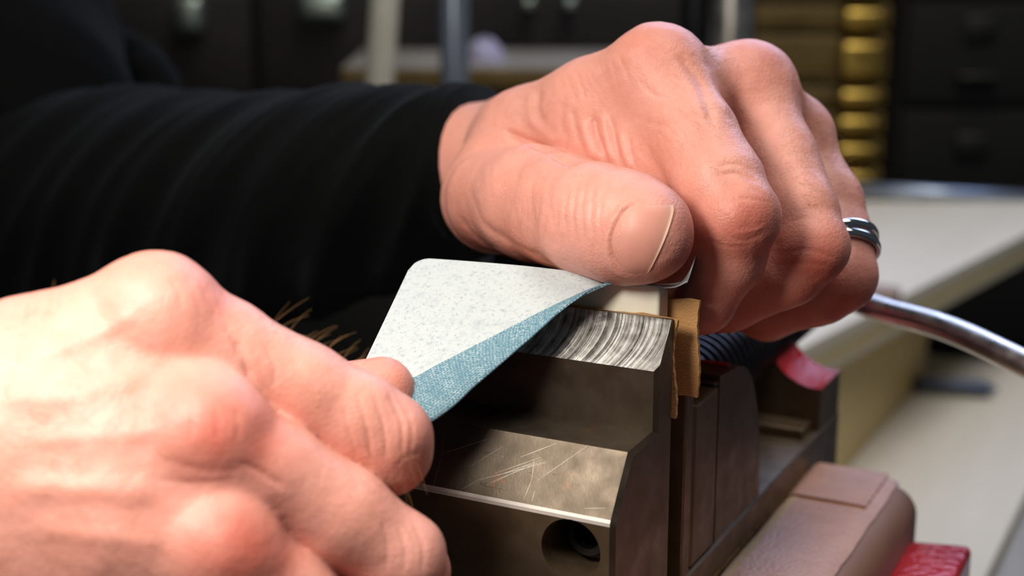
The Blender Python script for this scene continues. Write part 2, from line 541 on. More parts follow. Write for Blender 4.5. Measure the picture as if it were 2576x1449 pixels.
# base with a channel
bm = bmesh.new()
prism(bm, [(0.08, -6.36), (0.08, -9.4), (VX0, -9.4), (VX0, -6.36), (VX0+1.2, -6.36), (VX0+1.2, -6.8), (-1.6, -6.8), (-1.6, -6.36)], .15, 14.5, 'xz')
bevel(bm, .05, 1); bm_obj('base', bm, 'steel_side', vise)
bm = bmesh.new()
box(bm, (VX0, 11.3, -6.4), (-.15, 12.3, -6.05)); bevel(bm, .08, 2); bm_obj('stop_ledge', bm, 'steel_side', vise)
# rear plate with two concave red painted shoulders
cx = VX0/2
arc = [(-.12-1.42*math.sin(t), -3.65-1.42*math.cos(t)) for t in np.linspace(0, math.pi/2, 16)]
right = [(0.06, -9.4), (0.06, -5.07)]+arc+[(-1.56, -1.7), (-1.9, -1.3)]
left = [(2*cx-a, b) for a, b in right[::-1]]
bm = bmesh.new()
fs = prism(bm, right+left, 12.3, 14.4, 'xz')
n = len(right+left)
for i in range(n):
    a = (right+left)[i]; b = (right+left)[(i+1) % n]
    if -5.08 <= (a[1]+b[1])/2 and abs((a[0]+b[0])/2-cx) < 3.2: fs[i].material_index = 1
bmesh.ops.recalc_face_normals(bm, faces=bm.faces)
bm_obj('rear_plate', bm, ['steel_side', 'red'], vise, autosmooth=30)
# lead screw (threads as a spiral ridge) and its handle
V, Fc = [], []
seg, nst, r0 = 40, 230, 1.15
for i in range(nst):
    y = 4.4 + i*(13.2/nst)
    for k in range(seg):
        th = 2*math.pi*k/seg
        ph = (y/.42 - th/(2*math.pi)) % 1
        r = r0 - .16*abs(2*ph-1)**1.5
        V.append((-2.25+r*math.cos(th), y, -3.75+r*math.sin(th)))
for i in range(nst-1):
    for k in range(seg):
        k2 = (k+1) % seg; Fc.append((i*seg+k, i*seg+k2, (i+1)*seg+k2, (i+1)*seg+k))
Fc.append(tuple(range(seg))); Fc.append(tuple((nst-1)*seg+k for k in range(seg))[::-1])
mesh_obj('lead_screw', V, Fc, 'black_steel', vise, True)
P = [np.array([-6.0, 20.4, -3.4]), np.array([-2.3, 17.2, -3.0]), U(2195, 771, 43.6), U(2380, 826, 40.9), U(2576, 915, 38.2), U(2760, 1010, 36)]
P = crom(P, 50)
rr = np.full(50, .365); rr[:5] = np.linspace(.25, .365, 5)
V, Fc = tube(P, rr, 28); mesh_obj('handle_bar', V, Fc, 'chrome', vise, True)

# ------------------------------------------------------------------ nut and the two leather shims
bm = bmesh.new()
# blank: straight front, top slightly sloping to the back, rounded ends
prism(bm, [(.27, -.75), (.27, .58), (.32, .64), (.40, .64), (.86, .45), (.86, -.75)], -4.9, -.40)
bevel(bm, .085, 4, ang=25)
bm_obj('guitar_nut', bm, 'bone', autosmooth=50, label='small cream bone nut blank clamped upright in the vise jaws', cat='nut')
def shim(name, y0, x0, x1, z0, z1, amp, label):
    nx, nz = 26, 30; V = []
    for side in (0, 1):
        for i in range(nx):
            for j in range(nz):
                u, v = i/(nx-1), j/(nz-1)
                x = x0+(x1-x0)*u; z = z0+(z1-z0)*v
                free = max(0, (x+.25)/.6)
                low = max(0, (-.6-z)/1.2)
                w = amp*free*math.sin(v*5.2+y0*3) + .10*amp*math.sin(9*u+5*v)
                x += .05*u*math.sin(v*6+y0*7)+.008*u*math.sin(v*47+y0)
                z += (.02*math.sin(u*23+y0*5)+.012*math.sin(u*61))*(1 if v > .9 or v < .1 else 0)
                V.append((x, y0+side*.11+w, z))
    Fc = []
    idx = lambda s, i, j: s*nx*nz+i*nz+j
    for i in range(nx-1):
        for j in range(nz-1):
            Fc.append((idx(0, i, j), idx(0, i+1, j), idx(0, i+1, j+1), idx(0, i, j+1)))
            Fc.append((idx(1, i, j), idx(1, i, j+1), idx(1, i+1, j+1), idx(1, i+1, j)))
    for i in range(nx-1):
        Fc.append((idx(0, i, 0), idx(1, i, 0), idx(1, i+1, 0), idx(0, i+1, 0)))
        Fc.append((idx(0, i, nz-1), idx(0, i+1, nz-1), idx(1, i+1, nz-1), idx(1, i, nz-1)))
    for j in range(nz-1):
        Fc.append((idx(0, 0, j), idx(0, 0, j+1), idx(1, 0, j+1), idx(1, 0, j)))
        Fc.append((idx(0, nx-1, j), idx(1, nx-1, j), idx(1, nx-1, j+1), idx(0, nx-1, j+1)))
    return mesh_obj(name, V, Fc, 'suede', None, label=label, cat='leather shim', group='leather pieces padding the vise jaws')
shim('leather_shim', .13, -5.2, .05, -2.2, -.01, .03, 'thin ragged leather strip between front jaw and the cream nut')
shim('leather_shim', .87, -5.2, .30, -1.95, .22, .045, 'tan leather square standing behind the cream nut against rear jaw')

# ------------------------------------------------------------------ bench vise holding it: lined jaw and red casting
bv = empty('bench_vise', (2, 4, -20), 'red bench vise with leather lined wooden jaw holding the steel vise', 'vise')
bm = bmesh.new()
sh = [(2.35+.85*math.sin(t), -8.05+.80*math.cos(t)) for t in np.linspace(0, math.pi/2, 9)]
prism(bm, [(.14, -19.6), (.14, -7.28)]+sh+[(3.2, -19.6)], -7.0, 11.45, 'xz')
bevel(bm, .10, 2, ang=40)
liner = bm_obj('wooden_jaw_liner', bm, 'walnut', bv, autosmooth=40)
def sheet(name, x0, x1, y0, y1, z, th, parent, mats, wob=.02, drape=0):
    nx, ny = 22, 40; V = []
    for s in (0, 1):
        for i in range(nx):
            for j in range(ny):
                u, v = i/(nx-1), j/(ny-1)
                x = x0+(x1-x0)*u + (.012*math.sin(v*37)+.010*math.sin(v*91) if i in (0, nx-1) else 0)
                y = y0+(y1-y0)*v
                zz = z+wob*math.sin(v*6+u*2)*u*(1-u) - drape*max(0, (u-.80)/.20)**2 - .16*max(0, (.10-u)/.10)**2
                V.append((x, y, zz - (th if s else 0)))
    idx = lambda s, i, j: s*nx*ny+i*ny+j; Fc = []
    for i in range(nx-1):
        for j in range(ny-1):
            Fc.append((idx(0, i, j), idx(0, i+1, j), idx(0, i+1, j+1), idx(0, i, j+1)))
            Fc.append((idx(1, i, j), idx(1, i, j+1), idx(1, i+1, j+1), idx(1, i+1, j)))
    for i in range(nx-1):
        for j in (0, ny-1): Fc.append((idx(0, i, j), idx(0, i+1, j), idx(1, i+1, j), idx(1, i, j)))
    for j in range(ny-1):
        for i in (0, nx-1): Fc.append((idx(0, i, j), idx(0, i, j+1), idx(1, i, j+1), idx(1, i, j)))
    fm = [0]*len(Fc)
    if isinstance(mats, list):
        for q, f in enumerate(Fc):
            if max((a % (nx*ny))//ny for a in f) <= 3: fm[q] = 1
    o = mesh_obj(name, V, Fc, mats, parent, True, fm)
    o.data.set_sharp_from_angle(angle=math.radians(50))
    return o
sheet('leather_facing', .10, 2.62, -7, 11.5, -7.12, .13, liner, ['leather', 'suede_pale'], .05, .10)
sheet('leather_patch', .13, 2.30, 8.95, 11.62, -7.055, .07, liner, 'leather', .02)
# suede fuzz along the leather's cut edge
V, Fc = [], []
for k in range(420):
    y = rnd.uniform(2.5, 11); a = np.array([.10, y, -7.18+rnd.uniform(-.05, .06)])
    d = np.array([rnd.uniform(-.10, .0), rnd.gauss(0, .07), rnd.uniform(.01, .09)])*rnd.choice([.6, .6, 1, 1.6])
    p = [a, a+d*.6+np.array([0, 0, .01]), a+d]
    v, f = tube(p, [.006, .005, .002], 3); n0 = len(V); V += v; Fc += [tuple(i+n0 for i in q) for q in f]
mesh_obj('suede_fuzz', V, Fc, 'suede', liner, kind='stuff')
bm = bmesh.new()
prism(bm, [(3.05, -19.4), (3.05, -8.62), (4.85, -8.42), (4.95, -19.4)], -7.0, 10.9, 'xz')
bevel(bm, .22, 4); bm_obj('red_jaw', bm, 'red', bv, autosmooth=60)
# ------------------------------------------------------------------ abrasive sheet: white fibre back, blue mesh face
far = [U(1042, 648, 33.4), U(1150, 655, 33.0), U(1300, 667, 32.5), U(1420, 680, 32.1), U(1510, 691, 31.9),
       U(1600, 706, 32.3), U(1680, 714, 32.5), U(1738, 694, 32.5), U(1752, 632, 32.3)]
fold = [U(765, 1230, 28.9), U(1080, 1060, 29.4), U(1200, 962, 30.05), U(1325, 856, 30.6), U(1440, 758, 31.05),
        U(1550, 709, 31.3), U(1640, 719, 31.2), U(1692, 722, 31.1), U(1728, 708, 31.0)]
edge = [U(850, 985, 29.5), U(1010, 962, 29.65), U(1110, 914, 30.25), U(1260, 838, 30.85), U(1405, 765, 31.2),
        U(1548, 708, 31.32), U(1638, 718, 31.15), U(1691, 721, 31.05), U(1729, 706, 30.97)]
NU = 120
fa, fo, ed = crom(far, NU), crom(fold, NU), crom(edge, NU)
rows = []
for i in range(NU):
    a, b, c = fa[i], fo[i], ed[i]
    mid = (a+b)/2 + np.array([0, 0, .02])
    rad = .10*max(0, 1-i/(NU*.55))
    tow = -FW*rad
    row = crom([a, (a*.6+b*.4), mid*.3+(a*.25+b*.75)*.7, b-tow*.5+(a-b)*.04, b+tow*.2, b*.7+c*.3+tow*.8, c+tow*.3], 46)
    rows.append(row)
G = np.array(rows)                       # (NU, 46, 3)
# rounded corner at the free upper left
NV = G.shape[1]
du = np.linalg.norm(np.diff(G[:, 0], axis=0), axis=1)
RC = .42
for i in range(NU):
    s = du[:i].sum()
    if s < RC:
        cut = RC - math.sqrt(max(0, RC*RC-(RC-s)**2))
        L = np.linalg.norm(G[i, 1:20]-G[i, :19], axis=1); tot = np.concatenate([[0], np.cumsum(L)])
        for ax in range(3):
            q = np.interp(cut + (tot[-1]-cut)*np.linspace(0, 1, 20), tot, G[i, :20, ax]) if ax < 3 else 0
            if ax == 0: qs = [q]
            else: qs.append(q)
        G[i, :20] = np.stack(qs, 1)
gu = np.gradient(G, axis=0); gv = np.gradient(G, axis=1)
N = np.cross(gu, gv); N /= np.linalg.norm(N, axis=2, keepdims=True)+1e-9
if N[10, 10]@FW > 0: N = -N              # white side outwards
TH = .028
V = np.concatenate([G.reshape(-1, 3), (G-N*TH).reshape(-1, 3)])
idx = lambda s, i, j: s*NU*NV+i*NV+j
Fc, fm, uv = [], [], []
for i in range(NU-1):
    for j in range(NV-1):
        Fc.append((idx(0, i, j), idx(0, i+1, j), idx(0, i+1, j+1), idx(0, i, j+1))); fm.append(0)
        Fc.append((idx(1, i, j), idx(1, i, j+1), idx(1, i+1, j+1), idx(1, i+1, j))); fm.append(1)
for i in range(NU-1):
    for j in (0, NV-1): Fc.append((idx(0, i, j), idx(0, i+1, j), idx(1, i+1, j), idx(1, i, j))); fm.append(0)
for j in range(NV-1):
    for i in (0, NU-1): Fc.append((idx(0, i, j), idx(0, i, j+1), idx(1, i, j+1), idx(1, i, j))); fm.append(0)
paper = mesh_obj('abrasive_sheet', V, Fc, ['white', 'blue'], None, True, fm,
                 label='white backed blue abrasive sheet folded over the nut and pulled by both hands', cat='sandpaper')
paper.data.set_sharp_from_angle(angle=math.radians(60))
uvl = paper.data.uv_layers.new(name='UVMap')
us = np.repeat(np.arange(NU)/NU, NV); vs = np.tile(np.arange(NV)/NV, NU)
# arc length based coordinates keep the weave square
su = np.concatenate([[0], np.cumsum(np.linalg.norm(np.diff(G[:, 25], axis=0), axis=1))])
sv = np.concatenate([[0], np.cumsum(np.linalg.norm(np.diff(G[30], axis=0), axis=1))])
us = np.repeat(su/10, NV); vs = np.tile(sv/10, NU)
li = np.zeros(len(paper.data.loops), dtype=np.int32); paper.data.loops.foreach_get('vertex_index', li)
k = li % (NU*NV)
uvl.data.foreach_set('uv', np.stack([us[k], vs[k]], 1).ravel())
# ------------------------------------------------------------------ the person: both hands, arms and jacket
def smin(a, b, k):
    h = np.maximum(k-np.abs(a-b), 0)/k
    return np.minimum(a, b)-h*h*k*.25
def rcone(P, a, b, ra, rb):
    ba = b-a; pa = P-a
    h = np.clip(pa@ba/(ba@ba), 0, 1).astype(np.float32)
    return np.linalg.norm(pa-h[:, None]*ba, axis=1)-(ra+(rb-ra)*h)
def ellip(P, c, R, r):
    q = (P-c)@R.T/r
    l = np.linalg.norm(q, axis=1)
    return (l-1)*np.min(r)*np.where(l > 1, 1.15, 1)
def chain(P, pts, k=.35):
    d = None
    for (a, ra), (b, rb) in zip(pts[:-1], pts[1:]):
        e = rcone(P, a, b, ra, rb)
        d = e if d is None else smin(d, e, k)
    return d
def surface(sdf, lo, hi, res):
    """naive surface nets on a sparse band of the grid"""
    lo = np.asarray(lo, float); hi = np.asarray(hi, float)
    C = 4
    n = (np.ceil((hi-lo)/(res*C)).astype(int)+1)
    ax = [lo[i]+np.arange(n[i])*res*C for i in range(3)]
    g = np.stack(np.meshgrid(*ax, indexing='ij'), -1).reshape(-1, 3).astype(np.float32)
    dc = sdf(g).reshape(n)
    band = np.abs(dc) < res*C*1.9
    b2 = np.zeros_like(band)
    b2 |= band
    N = n*C
    mask = np.repeat(np.repeat(np.repeat(b2, C, 0), C, 1), C, 2)
    # coarse sample sits at the low corner of its block: widen by one block
    for a in range(3): mask |= np.roll(mask, C, a) | np.roll(mask, -C, a)
    D = np.repeat(np.repeat(np.repeat(dc, C, 0), C, 1), C, 2).astype(np.float32)
    I = np.argwhere(mask)
    pts = (lo+I*res).astype(np.float32)
    out = np.empty(len(pts), np.float32)
    for s in range(0, len(pts), 400000): out[s:s+400000] = sdf(pts[s:s+400000])
    D[mask] = out
    S = D < 0
    X, Y, Z = np.array(D.shape)-1
    acc = np.zeros((X, Y, Z, 3), np.float32); cnt = np.zeros((X, Y, Z), np.float32)
    corners = [(i, j, k) for i in (0, 1) for j in (0, 1) for k in (0, 1)]
    sl = lambda c: (slice(c[0], X+c[0]), slice(c[1], Y+c[1]), slice(c[2], Z+c[2]))
    tot = sum(S[sl(c)].astype(np.int8) for c in corners)
    act = (tot > 0) & (tot < 8)
    A = np.argwhere(act)
    accp = np.zeros((len(A), 3), np.float32); c_ = np.zeros(len(A), np.float32)
    for ca in corners:
        for a in range(3):
            if ca[a]: continue
            cb = list(ca); cb[a] = 1
            da = D[A[:, 0]+ca[0], A[:, 1]+ca[1], A[:, 2]+ca[2]]
            db = D[A[:, 0]+cb[0], A[:, 1]+cb[1], A[:, 2]+cb[2]]
            x = (da < 0) != (db < 0)
            t = np.where(x, da/(da-db+1e-12), 0)
            p = np.tile(np.array(ca, np.float32), (len(A), 1)); p[:, a] += t
            accp += p*x[:, None]; c_ += x
    V = lo+(A+accp/c_[:, None])*res
    ids = -np.ones((X, Y, Z), np.int64); ids[A[:, 0], A[:, 1], A[:, 2]] = np.arange(len(A))
    quads = []
    for a in range(3):
        b, c = (a+1) % 3, (a+2) % 3
        s0 = [slice(1, X), slice(1, Y), slice(1, Z)]
        s1 = list(s0); s1[a] = slice(2, [X, Y, Z][a]+1)
        s0[a] = slice(1, [X, Y, Z][a])
        p, q = S[tuple(s0)], S[tuple(s1)]
        E = np.argwhere(p != q)+1
        fl = S[E[:, 0], E[:, 1], E[:, 2]]
        def cell(db, dc_):
            e = E.copy(); e[:, b] -= db; e[:, c] -= dc_
            return ids[e[:, 0], e[:, 1], e[:, 2]]
        Q = np.stack([cell(1, 1), cell(0, 1), cell(0, 0), cell(1, 0)], 1)
        Q[~fl] = Q[~fl][:, ::-1]
        quads.append(Q)
    Q = np.concatenate(quads); Q = Q[(Q >= 0).all(1)]
    return V, Q
def vnormals(V, Q):
    n = np.cross(V[Q[:, 2]]-V[Q[:, 0]], V[Q[:, 3]]-V[Q[:, 1]])
    N = np.zeros_like(V)
    for k in range(4): np.add.at(N, Q[:, k], n)
    return N/(np.linalg.norm(N, axis=1, keepdims=True)+1e-12)
def relax(V, Q, it=2, f=.5):
    for _ in range(it):
        S = np.zeros_like(V); C = np.zeros(len(V))
        for k in range(4):
            np.add.at(S, Q[:, k], V[Q[:, (k+1) % 4]]); np.add.at(S, Q[:, (k+1) % 4], V[Q[:, k]])
            np.add.at(C, Q[:, k], 1); np.add.at(C, Q[:, (k+1) % 4], 1)
        V = V*(1-f)+S/C[:, None]*f
    return V
def lattice_noise(P, freq, seed):
    """smooth value noise on points"""
    r = np.random.RandomState(seed); T = r.rand(32, 32, 32)*2-1
    q = P*freq+r.rand(3)*31; i = np.floor(q).astype(int); t = q-i; t = t*t*(3-2*t)
    o = 0
    for a in (0, 1):
        for b in (0, 1):
            for c in (0, 1):
                w = (t[:, 0] if a else 1-t[:, 0])*(t[:, 1] if b else 1-t[:, 1])*(t[:, 2] if c else 1-t[:, 2])
                o = o+w*T[(i[:, 0]+a) % 32, (i[:, 1]+b) % 32, (i[:, 2]+c) % 32]
    return o
def carve(V, N, strokes):
    """sculpt creases (negative) and ridges (positive) along lines drawn on the skin facing the front"""
    q = V-CAM; d = q@FW
    px = W/2+F*(q@RT)/d; py = H/2-F*(q@UP)/d
    face = np.clip((-(N*q).sum(1)/np.linalg.norm(q, axis=1)-.05)/.25, 0, 1)
    off = np.zeros(len(V))
    for pts, wid, dep, dlim in strokes:
        pts = crom(np.array(pts, float), max(12, 6*len(pts))) if len(pts) > 2 else np.array(pts, float)
        lo = pts.min(0)-4*wid; hi = pts.max(0)+4*wid
        m = (px > lo[0]) & (px < hi[0]) & (py > lo[1]) & (py < hi[1]) & (d > dlim[0]) & (d < dlim[1])
        I = np.nonzero(m)[0]
        if not len(I): continue
        best = np.full(len(I), 1e9); tt = np.zeros(len(I))
        X = np.stack([px[I], py[I]], 1)
        for k in range(len(pts)-1):
            a, b = pts[k], pts[k+1]; ba = b-a
            t = np.clip((X-a)@ba/(ba@ba+1e-9), 0, 1)
            e = np.linalg.norm(X-a-t[:, None]*ba, axis=1)
            u = e < best; best[u] = e[u]; tt[u] = (k+t[u])/(len(pts)-1)
        fade = np.clip(np.minimum(tt, 1-tt)/.18, .15, 1)
        off[I] += dep*np.exp(-(best/wid)**2)*fade*face[I]
    return V+N*off[:, None]
R_ = lambda px, py, d, r: (U(px, py, d), r)

# ---- the hand pressing the sheet on the nut (thumb towards the camera, fingers curled)
LH = dict(
    meta=[[R_(1315, 405, 41.2, 1.75), R_(1345, 372, 37.6, 1.50), R_(1500, 285, 35.8, 1.28), R_(1652, 192, 34.3, 1.04)],
          [R_(1320, 410, 41.6, 1.8), R_(1480, 390, 38.6, 1.5), R_(1700, 300, 36.8, 1.25), R_(1878, 228, 35.7, 1.0)],
          [R_(1325, 440, 41.8, 1.75), R_(1620, 430, 38.8, 1.5), R_(1985, 350, 36.9, .92)],
          [R_(1330, 470, 41.6, 1.7), R_(1650, 520, 39.6, 1.5), R_(1985, 470, 38.3, .86)],
          [R_(1245, 500, 37.2, 1.35), R_(1330, 480, 37.4, 1.5), R_(1600, 450, 36.8, 1.35)],
          [R_(1500, 385, 36.0, 1.0), R_(1600, 380, 35.2, 1.0), R_(1690, 300, 34.4, 1.0)],
          [R_(1540, 372, 35.2, .95), R_(1650, 400, 34.2, .92), R_(1740, 425, 33.4, .88)],
          [R_(1662, 205, 34.6, .90), R_(1878, 240, 35.9, .90)],
          [R_(1878, 245, 36.0, .88), R_(1985, 358, 37.0, .84)]],
    thumb=[R_(1252, 503, 36.5, 1.30), R_(1345, 512, 34.7, 1.32), R_(1420, 530, 33.5, 1.24), R_(1492, 554, 32.3, 1.20), R_(1570, 572, 31.5, 1.17), R_(1618, 584, 31.0, 1.08)],
    fingers=[
        [R_(1655, 192, 34.3, 1.03), R_(1745, 350, 33.2, 1.0), R_(1815, 470, 32.3, .95), R_(1858, 545, 31.9, .86), R_(1835, 640, 32.4, .80), R_(1762, 755, 33.1, .74), R_(1665, 745, 34.2, .68)],
        [R_(1880, 228, 35.7, .98), R_(1952, 400, 34.7, .96), R_(2005, 540, 33.8, .93), R_(2036, 622, 33.4, .84), R_(1985, 680, 33.7, .80), R_(1835, 752, 34.4, .74), R_(1720, 775, 35.5, .70)],
        [R_(1985, 352, 36.9, .92), R_(2075, 510, 36.0, .90), R_(2104, 610, 35.4, .87), R_(2112, 696, 35.0, .82), R_(2060, 735, 35.2, .78), R_(1925, 778, 35.9, .72), R_(1810, 745, 36.8, .66)],
        [R_(1985, 470, 38.3, .85), R_(2050, 600, 37.6, .80), R_(2075, 735, 37.0, .72), R_(1930, 792, 37.4, .62), R_(1810, 755, 37.9, .60)]])
def sdf_left(P):
    palm = None
    for m in LH['meta']:
        e = chain(P, m, .4); palm = e if palm is None else smin(palm, e, .75)
    th = chain(P, LH['thumb'], .35)
    # flatter nail side, fuller pad
    D = smin(palm, th, .14)
    out = D
    for k, f in enumerate(LH['fingers']):
        e = chain(P, f, .22)
        # knuckle caps
        e = smin(e, np.linalg.norm(P-(f[3][0] if k < 3 else f[2][0])+FW*.10, axis=1)-f[3][1]*.97, .2)
        mc = np.linalg.norm(P-f[0][0]-UP*.10+FW*.03, axis=1)-f[0][1]*.98
        e = smin(e, mc, .3)
        # a finger melts into the palm only near its own knuckle
        near = np.clip(1-np.linalg.norm(P-f[0][0], axis=1)/2.6, 0, 1)
        j = smin(palm, e, .10+.75*near)
        out = smin(out, j, .07)
    return out
V, Q = surface(sdf_left, U(1800, 450, 36)-np.array([9.0, 7.5, 5.5]), U(1800, 450, 36)+np.array([4.6, 8.0, 5.5]), .05)
V = relax(V, Q, 2)
N = vnormals(V, Q)
far_ = (0, 99)
st = [
    # crease where the thumb lies against the hand
    ([(1262, 326), (1310, 348), (1365, 372), (1430, 408), (1500, 428)], 9, -.12, (32, 40)),
    ([(1330, 300), (1370, 335), (1410, 360)], 12, .04, (33, 40)),
    # web folds at the root of the index finger
    ([(1468, 300), (1476, 350), (1502, 408)], 12, .075, far_), ([(1490, 285), (1500, 340), (1525, 405)], 7, -.085, far_),
    ([(1516, 280), (1523, 340), (1542, 418)], 9, .06, far_), ([(1538, 300), (1545, 355), (1562, 425)], 7, -.065, far_),
    ([(1560, 325), (1567, 375), (1588, 432)], 8, .04, far_), ([(1582, 340), (1588, 390), (1606, 436)], 6, -.035, far_),
    ([(1440, 270), (1446, 320), (1462, 370)], 8, -.04, far_), ([(1420, 250), (1410, 300), (1425, 355)], 9, -.03, far_),
    ([(1360, 215), (1352, 270), (1372, 320)], 9, -.03, far_), ([(1335, 225), (1330, 275), (1345, 320)], 9, .02, far_),
    # thumb joint wrinkles
    ([(1452, 458), (1440, 540), (1452, 625)], 6, -.026, (28, 34)), ([(1474, 450), (1462, 540), (1475, 640)], 6, -.03, (28, 34)),
    ([(1496, 452), (1486, 540), (1498, 645)], 5, -.026, (28, 34)), ([(1518, 462), (1508, 540), (1518, 630)], 5, -.018, (28, 34)),
    ([(1430, 470), (1420, 540), (1430, 610)], 6, -.018, (28, 34.5)), ([(1395, 430), (1380, 500), (1395, 590)], 7, -.014, (28, 36)),
    ([(1350, 420), (1335, 500), (1350, 600)], 8, -.016, (28, 36.5)), ([(1310, 420), (1290, 500), (1310, 600)], 8, -.014, (28, 37.5)),
    ([(1180, 470), (1215, 560), (1290, 620)], 8, -.03, far_), ([(1150, 540), (1200, 600), (1270, 640)], 7, -.03, far_),
    ([(1230, 560), (1300, 620), (1380, 650)], 8, -.02, far_),
    # nail fold
    ([(1602, 494), (1557, 528), (1529, 590), (1531, 642), (1556, 686), (1590, 706)], 7, .05, (28, 33)),
    ([(1606, 506), (1568, 538), (1543, 592), (1545, 636), (1566, 674)], 5, -.05, (28, 33)),
    # index, middle, ring: joint wrinkles
    ([(1795, 420), (1850, 412), (1900, 432)], 5, -.022, far_), ([(1790, 445), (1850, 436), (1912, 462)], 5, -.022, far_),
    ([(1800, 470), (1860, 468), (1925, 490)], 4, -.018, far_), ([(1815, 510), (1870, 500), (1945, 512)], 4, -.016, far_),
    ([(1835, 598), (1880, 605), (1925, 585)], 4, -.018, far_), ([(1845, 585), (1890, 582), (1935, 565)], 4, .016, far_),
    ([(1770, 600), (1830, 620), (1890, 618)], 5, -.014, far_),
    ([(1985, 560), (2040, 548), (2090, 570)], 5, -.016, far_), ([(1960, 640), (2030, 628), (2105, 650)], 5, -.016, far_),
    ([(1950, 665), (2030, 662), (2100, 672)], 5, -.014, far_),
    # tendon and vein relief over the back
    ([(1460, 215), (1560, 150), (1640, 110)], 16, .03, far_), ([(1700, 130), (1760, 210), (1800, 330)], 12, -.05, far_),
    ([(1770, 160), (1800, 230), (1840, 300)], 14, .03, far_), ([(1690, 260), (1740, 290), (1800, 300)], 8, -.02, far_),
    ([(1600, 200), (1650, 240), (1700, 250)], 7, -.018, far_), ([(1590, 290), (1640, 310), (1690, 320)], 7, -.015, far_),
]
# fine cross-hatch over the knuckles
for (cx_, cy_, n_, sp, ln, ang, dl) in ((1650, 120, 9, 13, 60, .5, far_), (1880, 160, 7, 13, 50, .8, far_), (1500, 200, 10, 17, 80, 1.2, far_), (1410, 560, 22, 13, 130, 1.62, far_),
                                       (1330, 560, 10, 15, 120, 1.75, far_), (1700, 200, 8, 16, 70, .5, far_), (1660, 360, 9, 18, 60, .9, far_)):
    for k in range(n_):
        t = (k-n_/2)*sp; c, s = math.cos(ang), math.sin(ang)
        a = (cx_-s*t-c*ln/2+rnd.uniform(-9, 9), cy_+c*t-s*ln/2+rnd.uniform(-9, 9)); b = (cx_-s*t+c*ln/2+rnd.uniform(-12, 12), cy_+c*t+s*ln/2+rnd.uniform(-12, 12))
        m = ((a[0]+b[0])/2+rnd.uniform(-5, 5), (a[1]+b[1])/2+rnd.uniform(-5, 5))
        st.append(([a, m, b], 4, -.009, dl))
V = carve(V, N, st)
V += N*(lattice_noise(V, 1.3, 3)*.022+lattice_noise(V, 3.2, 4)*.008+lattice_noise(V, 7.5, 5)*.0045)[:, None]
VL, QL = V, Q
flushL = np.zeros(len(V))
for px, py, d, r, a in ((1880, 560, 31.2, .75, .95), (1860, 600, 31.5, .6, .8), (2055, 660, 32.7, .8, .95), (2020, 700, 33.2, .7, .8), (2130, 740, 34.5, .8, .8), (1660, 110, 33.6, 1.0, .35), (1900, 150, 35, .9, .45), (1700, 700, 33.5, 1.5, .5), (1850, 790, 34, 1.8, .55),
                        (1735, 570, 30.5, .55, .55), (1480, 420, 35, .9, .3), (1720, 640, 30.7, .6, .5), (1200, 630, 36, .9, .7), (1330, 660, 34, .8, .5), (1670, 330, 33.6, .5, .25), (1960, 800, 36, 1.6, .5), (2010, 230, 35.5, .5, .3)):
    flushL = np.maximum(flushL, a*np.exp(-((V-U(px, py, d))**2).sum(1)/r**2))

# ---- the hand in the foreground pulling the sheet
RH = dict(
    meta=[[R_(-520, 1160, 25.6, 2.1), R_(-300, 1085, 25.9, 1.45), R_(60, 935, 26.2, 1.2), R_(395, 795, 26.5, 1.0)],
          [R_(-520, 1160, 25.5, 2.1), R_(-150, 1125, 25.6, 1.35), R_(250, 1100, 25.75, 1.15), R_(520, 1090, 25.8, .98)],
          [R_(-520, 1220, 25.5, 2.1), R_(-100, 1280, 25.4, 1.3), R_(300, 1340, 25.4, 1.1), R_(555, 1385, 25.5, .93)],
          [R_(-520, 1280, 25.6, 2.0), R_(-100, 1480, 25.5, 1.2), R_(500, 1630, 25.7, .85)],
          [R_(-200, 1180, 27.2, 1.7), R_(300, 1180, 27.4, 1.5), R_(420, 1000, 27.2, 1.1)]],
    thumb=[R_(150, 1020, 28.2, 1.2), R_(480, 1000, 28.9, 1.1), R_(720, 1060, 29.3, .90), R_(880, 1012, 29.55, .74), R_(960, 980, 29.7, .66)],
    fingers=[
        [R_(395, 795, 26.5, .98), R_(560, 880, 26.9, .90), R_(760, 985, 27.3, .90), R_(900, 1055, 27.5, .86), R_(975, 1100, 27.6, .80), R_(978, 1140, 27.75, .76), R_(950, 1100, 28.5, .62), R_(960, 1060, 29.2, .52), R_(985, 1030, 29.6, .45)],
        [R_(520, 1090, 25.8, .96), R_(680, 1185, 26.2, .92), R_(860, 1300, 26.6, .90), R_(1008, 1402, 26.9, .80), R_(1030, 1440, 28.0, .74), R_(1010, 1400, 29.2, .66)],
        [R_(555, 1385, 25.5, .92), R_(720, 1510, 26.0, .88), R_(900, 1640, 26.4, .80), R_(920, 1660, 27.6, .72)],
        [R_(500, 1630, 25.7, .84), R_(760, 1820, 26.5, .75)]])
def sdf_right(P):
    palm = None
    for m in RH['meta']:
        e = chain(P, m, .4); palm = e if palm is None else smin(palm, e, 1.2)
    out = smin(palm, chain(P, RH['thumb'], .3), .3)
    for k, f in enumerate(RH['fingers']):
        e = chain(P, f, .22)
        mc = np.linalg.norm(P-f[0][0]+FW*.16-UP*.06, axis=1)-f[0][1]*.98
        e = smin(e, mc, .35)
        near = np.clip(1-np.linalg.norm(P-f[0][0], axis=1)/2.7, 0, 1)
        j = smin(palm, e, .10+.8*near)
        out = smin(out, j, .07)
    return out
c0 = U(350, 1150, 26.8)
V, Q = surface(sdf_right, c0-np.array([7.8, 5.5, 5.2]), c0+np.array([5.6, 5.5, 4.6]), .05)
V = relax(V, Q, 2)
N = vnormals(V, Q)
